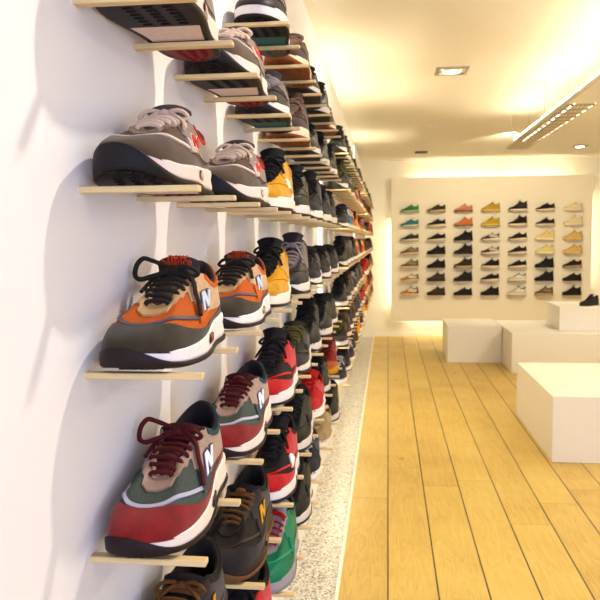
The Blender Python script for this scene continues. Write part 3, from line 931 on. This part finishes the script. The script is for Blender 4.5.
tan = q((214, 180, 116), laces=(214, 180, 116), mid=(222, 192, 130), out=(196, 160, 100), lining=(120, 80, 50))
whgr = q((206, 194, 172), laces=(226, 216, 196), side=(230, 222, 206), guard=(196, 184, 160), collar=(110, 96, 80), tongue=(90, 78, 66), mid=(226, 214, 192), out=(150, 130, 100), eyestay=(110, 96, 80))
blwh = q((70, 60, 54), side=(206, 198, 186), heel=(190, 182, 170), laces=(220, 212, 200), collar=(120, 110, 100), mid=(230, 220, 200), out=(120, 100, 80))
tannavy = q((190, 140, 84), guard=(186, 120, 60), side=(220, 206, 184), heel=(52, 58, 70), collar=(60, 62, 70), laces=(220, 190, 140), mid=(226, 204, 160), out=(190, 130, 70))
grbr = q((120, 106, 78), guard=(120, 86, 60), side=(160, 146, 116), heel=(110, 104, 84), laces=(170, 150, 120), mid=(214, 196, 160), out=(160, 120, 80))
blk = q(D, mid=D, out=(40, 30, 26)); blkw = q(D, mid=(226, 210, 180), out=(180, 150, 110)); dkol = q((66, 56, 42), mid=(50, 42, 34))
blkh = q((26, 24, 30), mid=(28, 26, 30))
GRID = [
 [('green', q((70, 140, 92), mid=(190, 196, 150), laces=(60, 120, 80)), 'runner'), ('dark brown', q((74, 54, 36), mid=(206, 180, 140)), 'runner'), ('salmon pink', q((214, 140, 100), mid=(140, 90, 60), out=(120, 76, 50), laces=(214, 140, 100)), 'skate'), ('gold', q((196, 156, 60), mid=(222, 190, 100), out=(70, 50, 30), finish='leather', laces=(120, 90, 40)), 'court'), ('black and white', q(D, side=(60, 52, 50), mid=(226, 214, 196)), 'high'), ('black', blkw, 'runner'), ('cream white', creamA, 'skate')],
 [('teal blue', q((64, 128, 140), heel=(60, 120, 90), mid=(206, 206, 180), laces=(60, 110, 120)), 'runner'), ('black', blkw, 'runner'), ('orange pink', q((214, 128, 82), mid=(160, 110, 70), out=(120, 76, 50), laces=(214, 128, 82)), 'court'), ('bright gold', q((200, 164, 64), mid=(226, 196, 100), out=(70, 50, 30), finish='leather', laces=(70, 50, 30)), 'court'), ('black', blkw, 'high'), ('black', blkw, 'skate'), ('off-white', creamA, 'court')],
 [('navy', q((44, 46, 56), mid=(220, 206, 180), side=(60, 70, 90)), 'runner'), ('black', blkw, 'runner'), ('black', blk, 'high'), ('black and white', blwh, 'runner'), ('black', blkw, 'runner'), ('cream gold', creamG, 'high'), ('tan cream', tan, 'court')],
 [('grey olive', grbr, 'runner'), ('black', blk, 'court'), ('black', q((40, 30, 36), mid=(46, 36, 34)), 'high'), ('grey and white', blwh, 'runner'), ('black', blkw, 'runner'), ('cream', creamG, 'court'), ('tan', tan, 'court')],
 [('grey brown', grbr, 'court'), ('black', blk, 'court'), ('brown and black', q((60, 44, 34), guard=(90, 66, 44), mid=(200, 170, 130)), 'high'), ('black', blkw, 'court'), ('black', blkw, 'runner'), ('black high', blkh, 'high'), ('dark brown', q((52, 38, 30), mid=(190, 160, 120)), 'runner')],
 [('tan, white and navy', tannavy, 'runner'), ('dark olive', dkol, 'court'), ('black', blk, 'high'), ('black', blkw, 'runner'), ('white and grey', whgr, 'runner'), ('black high', blkh, 'high'), ('black', blk, 'runner')],
 [('tan and navy', tannavy, 'court'), ('dark olive', dkol, 'court'), ('black', blk, 'runner'), ('black', blk, 'court'), ('pale grey', whgr, 'court'), ('grey brown', q((110, 92, 70), side=(150, 132, 104), mid=(190, 166, 126)), 'court'), ('black', blk, 'court')],
]
COLN = ['leftmost column', 'second column', 'third column', 'middle column', 'fifth column', 'sixth column', 'rightmost column']
pegb = None
for r in range(7):
    for c in range(7):
        nm, cols, style = GRID[r][c]
        x, z = BXS[c], BZS[r]
        place_shoe(style, 1, 'none', cols, (x - .078, BY - .062, z + .0008), -PI / 2, '%s sneaker on back wall board, %s row, %s' % (nm, ROWN[r], COLN[c]),
                   'sneakers in the grid on the back wall', skip=('logo',), scale=.94).scale = (.94, .94, 1.14)
        if pegb is None:
            mb = MB(); mb.box((-.03, -.10, -.006), (.15, 0, 0), .001)
            pegb = mb.mesh('shelf', False); pegb.materials.append(M_BPANEL)
        o = bpy.data.objects.new('shelf', pegb); COL.objects.link(o); o.parent = broot
        o.location = Vector((x, BY, z)) - Vector(broot.location)

G2 = None
yt = BY + .10
for a, b, nm in (((.35, yt, 2.40), (1.6, yt, 2.40), 'tube light behind top edge of back board, left half'), ((1.65, yt, 2.40), (2.75, yt, 2.40), 'tube light behind top edge of back board, right half'),
                 ((.11, yt, .45), (.11, yt, 1.85), 'upright tube light behind left edge of back board'), ((2.97, yt, .8), (2.97, yt, 2.2), 'upright tube light behind right edge of back board'),
                 ((.3, yt, .33), (1.6, yt, .33), 'tube light behind bottom edge of back board')):
    tube_lamp(a, b, .012, M_TUBE, nm, G2)

# ------------------------------------------------------------------ white plinths
def plinth(x0, y0, x1, y1, z0, z1, label):
    c = ((x0 + x1) / 2, (y0 + y1) / 2, z0)
    root = empty('plinth', c, label, 'plinth')
    mb = MB(); mb.box((x0 - c[0], y0 - c[1], 0), (x1 - c[0], y1 - c[1], z1 - z0), .003)
    o = mb.build('plinth_body', M_BOX, root)
    return root
plinth(1.118, 5.215, 2.55, 6.64, 0, .46, 'white low box plinth nearest the camera on the plank floor')
plinth(.737, 9.40, 1.396, 10.30, 0, .455, 'small white box plinth, leftmost of the ones by the back wall')
plinth(1.403, 8.71, 3.3, 10.10, 0, .458, 'long white box plinth behind the near one, carrying a smaller box')
plinth(1.995, 9.03, 2.9, 9.74, .458, .735, 'white box standing on the long plinth, one dark sneaker on top')
place_shoe('court', 1, 'bow', q((44, 38, 44), mid=(60, 50, 50), side=(52, 44, 52)), (2.25, 9.10, .736), -.95, 'dark sneaker standing alone on top of the stacked white box', None, skip=('logo',))

# ------------------------------------------------------------------ ceiling fittings
def spot(x, y, lit, label, half=.1):
    root = empty('ceiling_spotlight', (x, y, ZC), label, 'ceiling spotlight')
    mb = MB()
    t = .022; h = half
    for a, b in (((-h, -h, -.012), (h, -h + t, 0)), ((-h, h - t, -.012), (h, h, 0)), ((-h, -h + t, -.012), (-h + t, h - t, 0)), ((h - t, -h + t, -.012), (h, h - t, 0))):
        mb.box(a, b, .001)
    mb.build('frame', M_METAL if lit else M_DARK, root)
    mb = MB()
    G = []
    for r, z in ((.064, -.014), (.070, -.014), (.074, -.002)):
        G.append([(r * math.cos(2 * PI * k / 20), r * math.sin(2 * PI * k / 20), z) for k in range(20)])
    mb.grid(np.array(G).transpose(1, 0, 2), close_u=True)
    mb.build('lamp_holder', M_METAL if lit else M_DARK, root, True)
    mb = MB()
    pts = []
    for r, z in ((.001, -.016), (.03, -.015), (.055, -.012), (.064, -.008), (.064, -.001)):
        pts.append([(r * math.cos(2 * PI * k / 20), r * math.sin(2 * PI * k / 20), z) for k in range(20)])
    mb.grid(np.array(pts).transpose(1, 0, 2), close_u=True)
    mb.build('bulb', M_BULB if lit else M_DARK, root, True)
    return root
spot(.455, 5.62, True, 'lit square ceiling spotlight in a metal frame, nearest the camera', .115)
spot(.46, 10.75, False, 'dark ceiling spotlight near the back wall, above green sneaker', .085)
spot(2.53, 10.45, True, 'lit ceiling spotlight at right, close to the back wall', .085)
# small round detector between the two
root = empty('smoke_detector', (.48, 8.3, ZC), 'small pale round detector on ceiling between the two left spotlights', 'smoke detector')
mb = MB(); G = []
for r, z in ((.001, -.018), (.04, -.017), (.05, -.010), (.055, 0)):
    G.append([(r * math.cos(2 * PI * k / 24), r * math.sin(2 * PI * k / 24), z) for k in range(24)])
mb.grid(np.array(G).transpose(1, 0, 2), close_u=True); mb.build('detector_body', M_CEIL, root, True)

# hanging perforated cable tray with tube lamps above it
TX0, TX1, TZ = 1.176, 1.368, 2.42
troot = empty('light_tray', ((TX0 + TX1) / 2, 6.0, TZ), 'long perforated metal tray with tube lamps hung under the ceiling', 'ceiling light')
def putt(mb, name, mat, smooth=False, par=None):
    o = mb.build(name, mat, troot, smooth); o.location = -Vector(troot.location); return o
mb = MB(); mb.box((TX0, 5.2, TZ - .002), (TX1, 7.76, TZ)); putt(mb, 'perforated_base', perforated_mat())
mb = MB(); mb.box((TX0, 2.2, TZ - .002), (TX1, 5.2, TZ)); putt(mb, 'solid_base', M_TRIM)
mb = MB()
mb.box((TX1, 2.2, TZ - .002), (TX1 + .003, 7.76, TZ + .02)); mb.box((TX0 - .003, 2.2, TZ - .002), (TX0, 7.76, TZ + .02)); putt(mb, 'tray_edge', M_METAL)
mb = MB()
for a, b in ((2.3, 3.6), (3.65, 4.95), (5.0, 6.3), (6.35, 7.6)): mb.box((TX0 + .015, a, TZ + .022), (TX0 + .075, b, TZ + .05), .002)
putt(mb, 'lamp_housing', M_SOCK)
for a, b in ((2.3, 3.6), (3.65, 4.95), (5.0, 6.3), (6.35, 7.6)):
    for dx in (.045, .125):
        mb = MB(); mb.tube([(TX0 + dx, a + .04, TZ + .065), (TX0 + dx, b - .04, TZ + .065)], .013, 10, smooth=1); putt(mb, 'tube', M_TUBET, True)
for y in (2.6, 4.3, 6.0, 7.6):
    mb = MB()
    for x in (TX0 + .01, TX1 - .01): mb.tube([(x, y, TZ), (x, y, ZC)], .002, 6, smooth=1)
    putt(mb, 'hanging_wire', M_METAL, True)

# ------------------------------------------------------------------ lights
def area(name, loc, rot, size, size_y, col, power, shape='RECTANGLE', spread=None):
    l = bpy.data.lights.new(name, 'AREA'); l.shape = shape; l.size = size
    if shape == 'RECTANGLE': l.size_y = size_y
    l.color = col; l.energy = power
    if spread: l.spread = spread
    o = bpy.data.objects.new(name, l); COL.objects.link(o); o.location = loc; o.rotation_euler = rot
    return o
def spotl(name, loc, target, col, power, size=60, blend=.6, rad=.05):
    l = bpy.data.lights.new(name, 'SPOT'); l.color = col; l.energy = power; l.spot_size = math.radians(size); l.spot_blend = blend; l.shadow_soft_size = rad
    o = bpy.data.objects.new(name, l); COL.objects.link(o); o.location = loc
    o.rotation_euler = (Vector(target) - Vector(loc)).to_track_quat('-Z', 'Y').to_euler()
    return o
# daylight through the storefront
area('daylight_window', (1.9, YN + .02, 1.35), (PI / 2, 0, 0), 3.9, 2.1, (.50, .60, 1.0), 92)
# ceiling spotlights over the near wall
spotl('near_spot', (.55, 1.42, 2.70), (-.29, .85, 1.0), (1, .90, .79), 72, 120, .8, .035)
spotl('middle_spot', (.46, 3.3, 2.70), (-.25, 3.2, 1.2), (1, .90, .70), 40, 120, .8, .05)
spotl('lit_spot', (.455, 5.62, 2.69), (.3, 5.7, 0), (1, .89, .60), 60, 130, .8, .04)
spotl('right_spot', (2.53, 10.45, 2.69), (2.3, 9.8, 0), (1, .84, .60), 60, 120, .8, .04)
spotl('aisle_spot', (1.6, 2.4, 2.70), (1.2, 3.4, 0), (1, .89, .62), 48, 130, .9, .06)
# second row of ceiling lamps along the right side of the room
area('right_lamps', (3.0, 5.0, 2.70), (0, 0, 0), .3, 8.0, (1, .89, .64), 95)
spotl('back_board_fill', (1.4, 8.9, 2.70), (1.5, 11.7, 1.25), (1, .89, .62), 150, 110, .9, .05)  # added fill without a ceiling fitting, brightens the face of the back board

w = bpy.data.worlds.new('World'); S.world = w; w.use_nodes = True
w.node_tree.nodes['Background'].inputs[0].default_value = (.60, .70, 1, 1)
w.node_tree.nodes['Background'].inputs[1].default_value = .4

# ------------------------------------------------------------------ camera
H = 1.54; yaw = -0.11710; pitch = -0.08016; roll = 0.0085
F = Vector((math.sin(yaw) * math.cos(pitch), math.cos(yaw) * math.cos(pitch), math.sin(pitch)))
R0 = F.cross(Vector((0, 0, 1))).normalized(); U0 = R0.cross(F)
R_ = math.cos(roll) * R0 - math.sin(roll) * U0; U_ = math.sin(roll) * R0 + math.cos(roll) * U0
cam = bpy.data.cameras.new('Camera'); cam.sensor_width = 36; cam.lens = 45; cam.clip_start = .02
co = bpy.data.objects.new('Camera', cam); COL.objects.link(co)
m = Matrix((R_, U_, -F)).transposed().to_4x4(); m.translation = (0, 0, H); co.matrix_world = m
cam.dof.use_dof = True; cam.dof.focus_distance = .95; cam.dof.aperture_fstop = 22
S.camera = co

S.view_settings.view_transform = 'Standard'; S.view_settings.look = 'None'
S.view_settings.gamma = 1; S.view_settings.use_curve_mapping = False
S.view_settings.exposure = 0.0
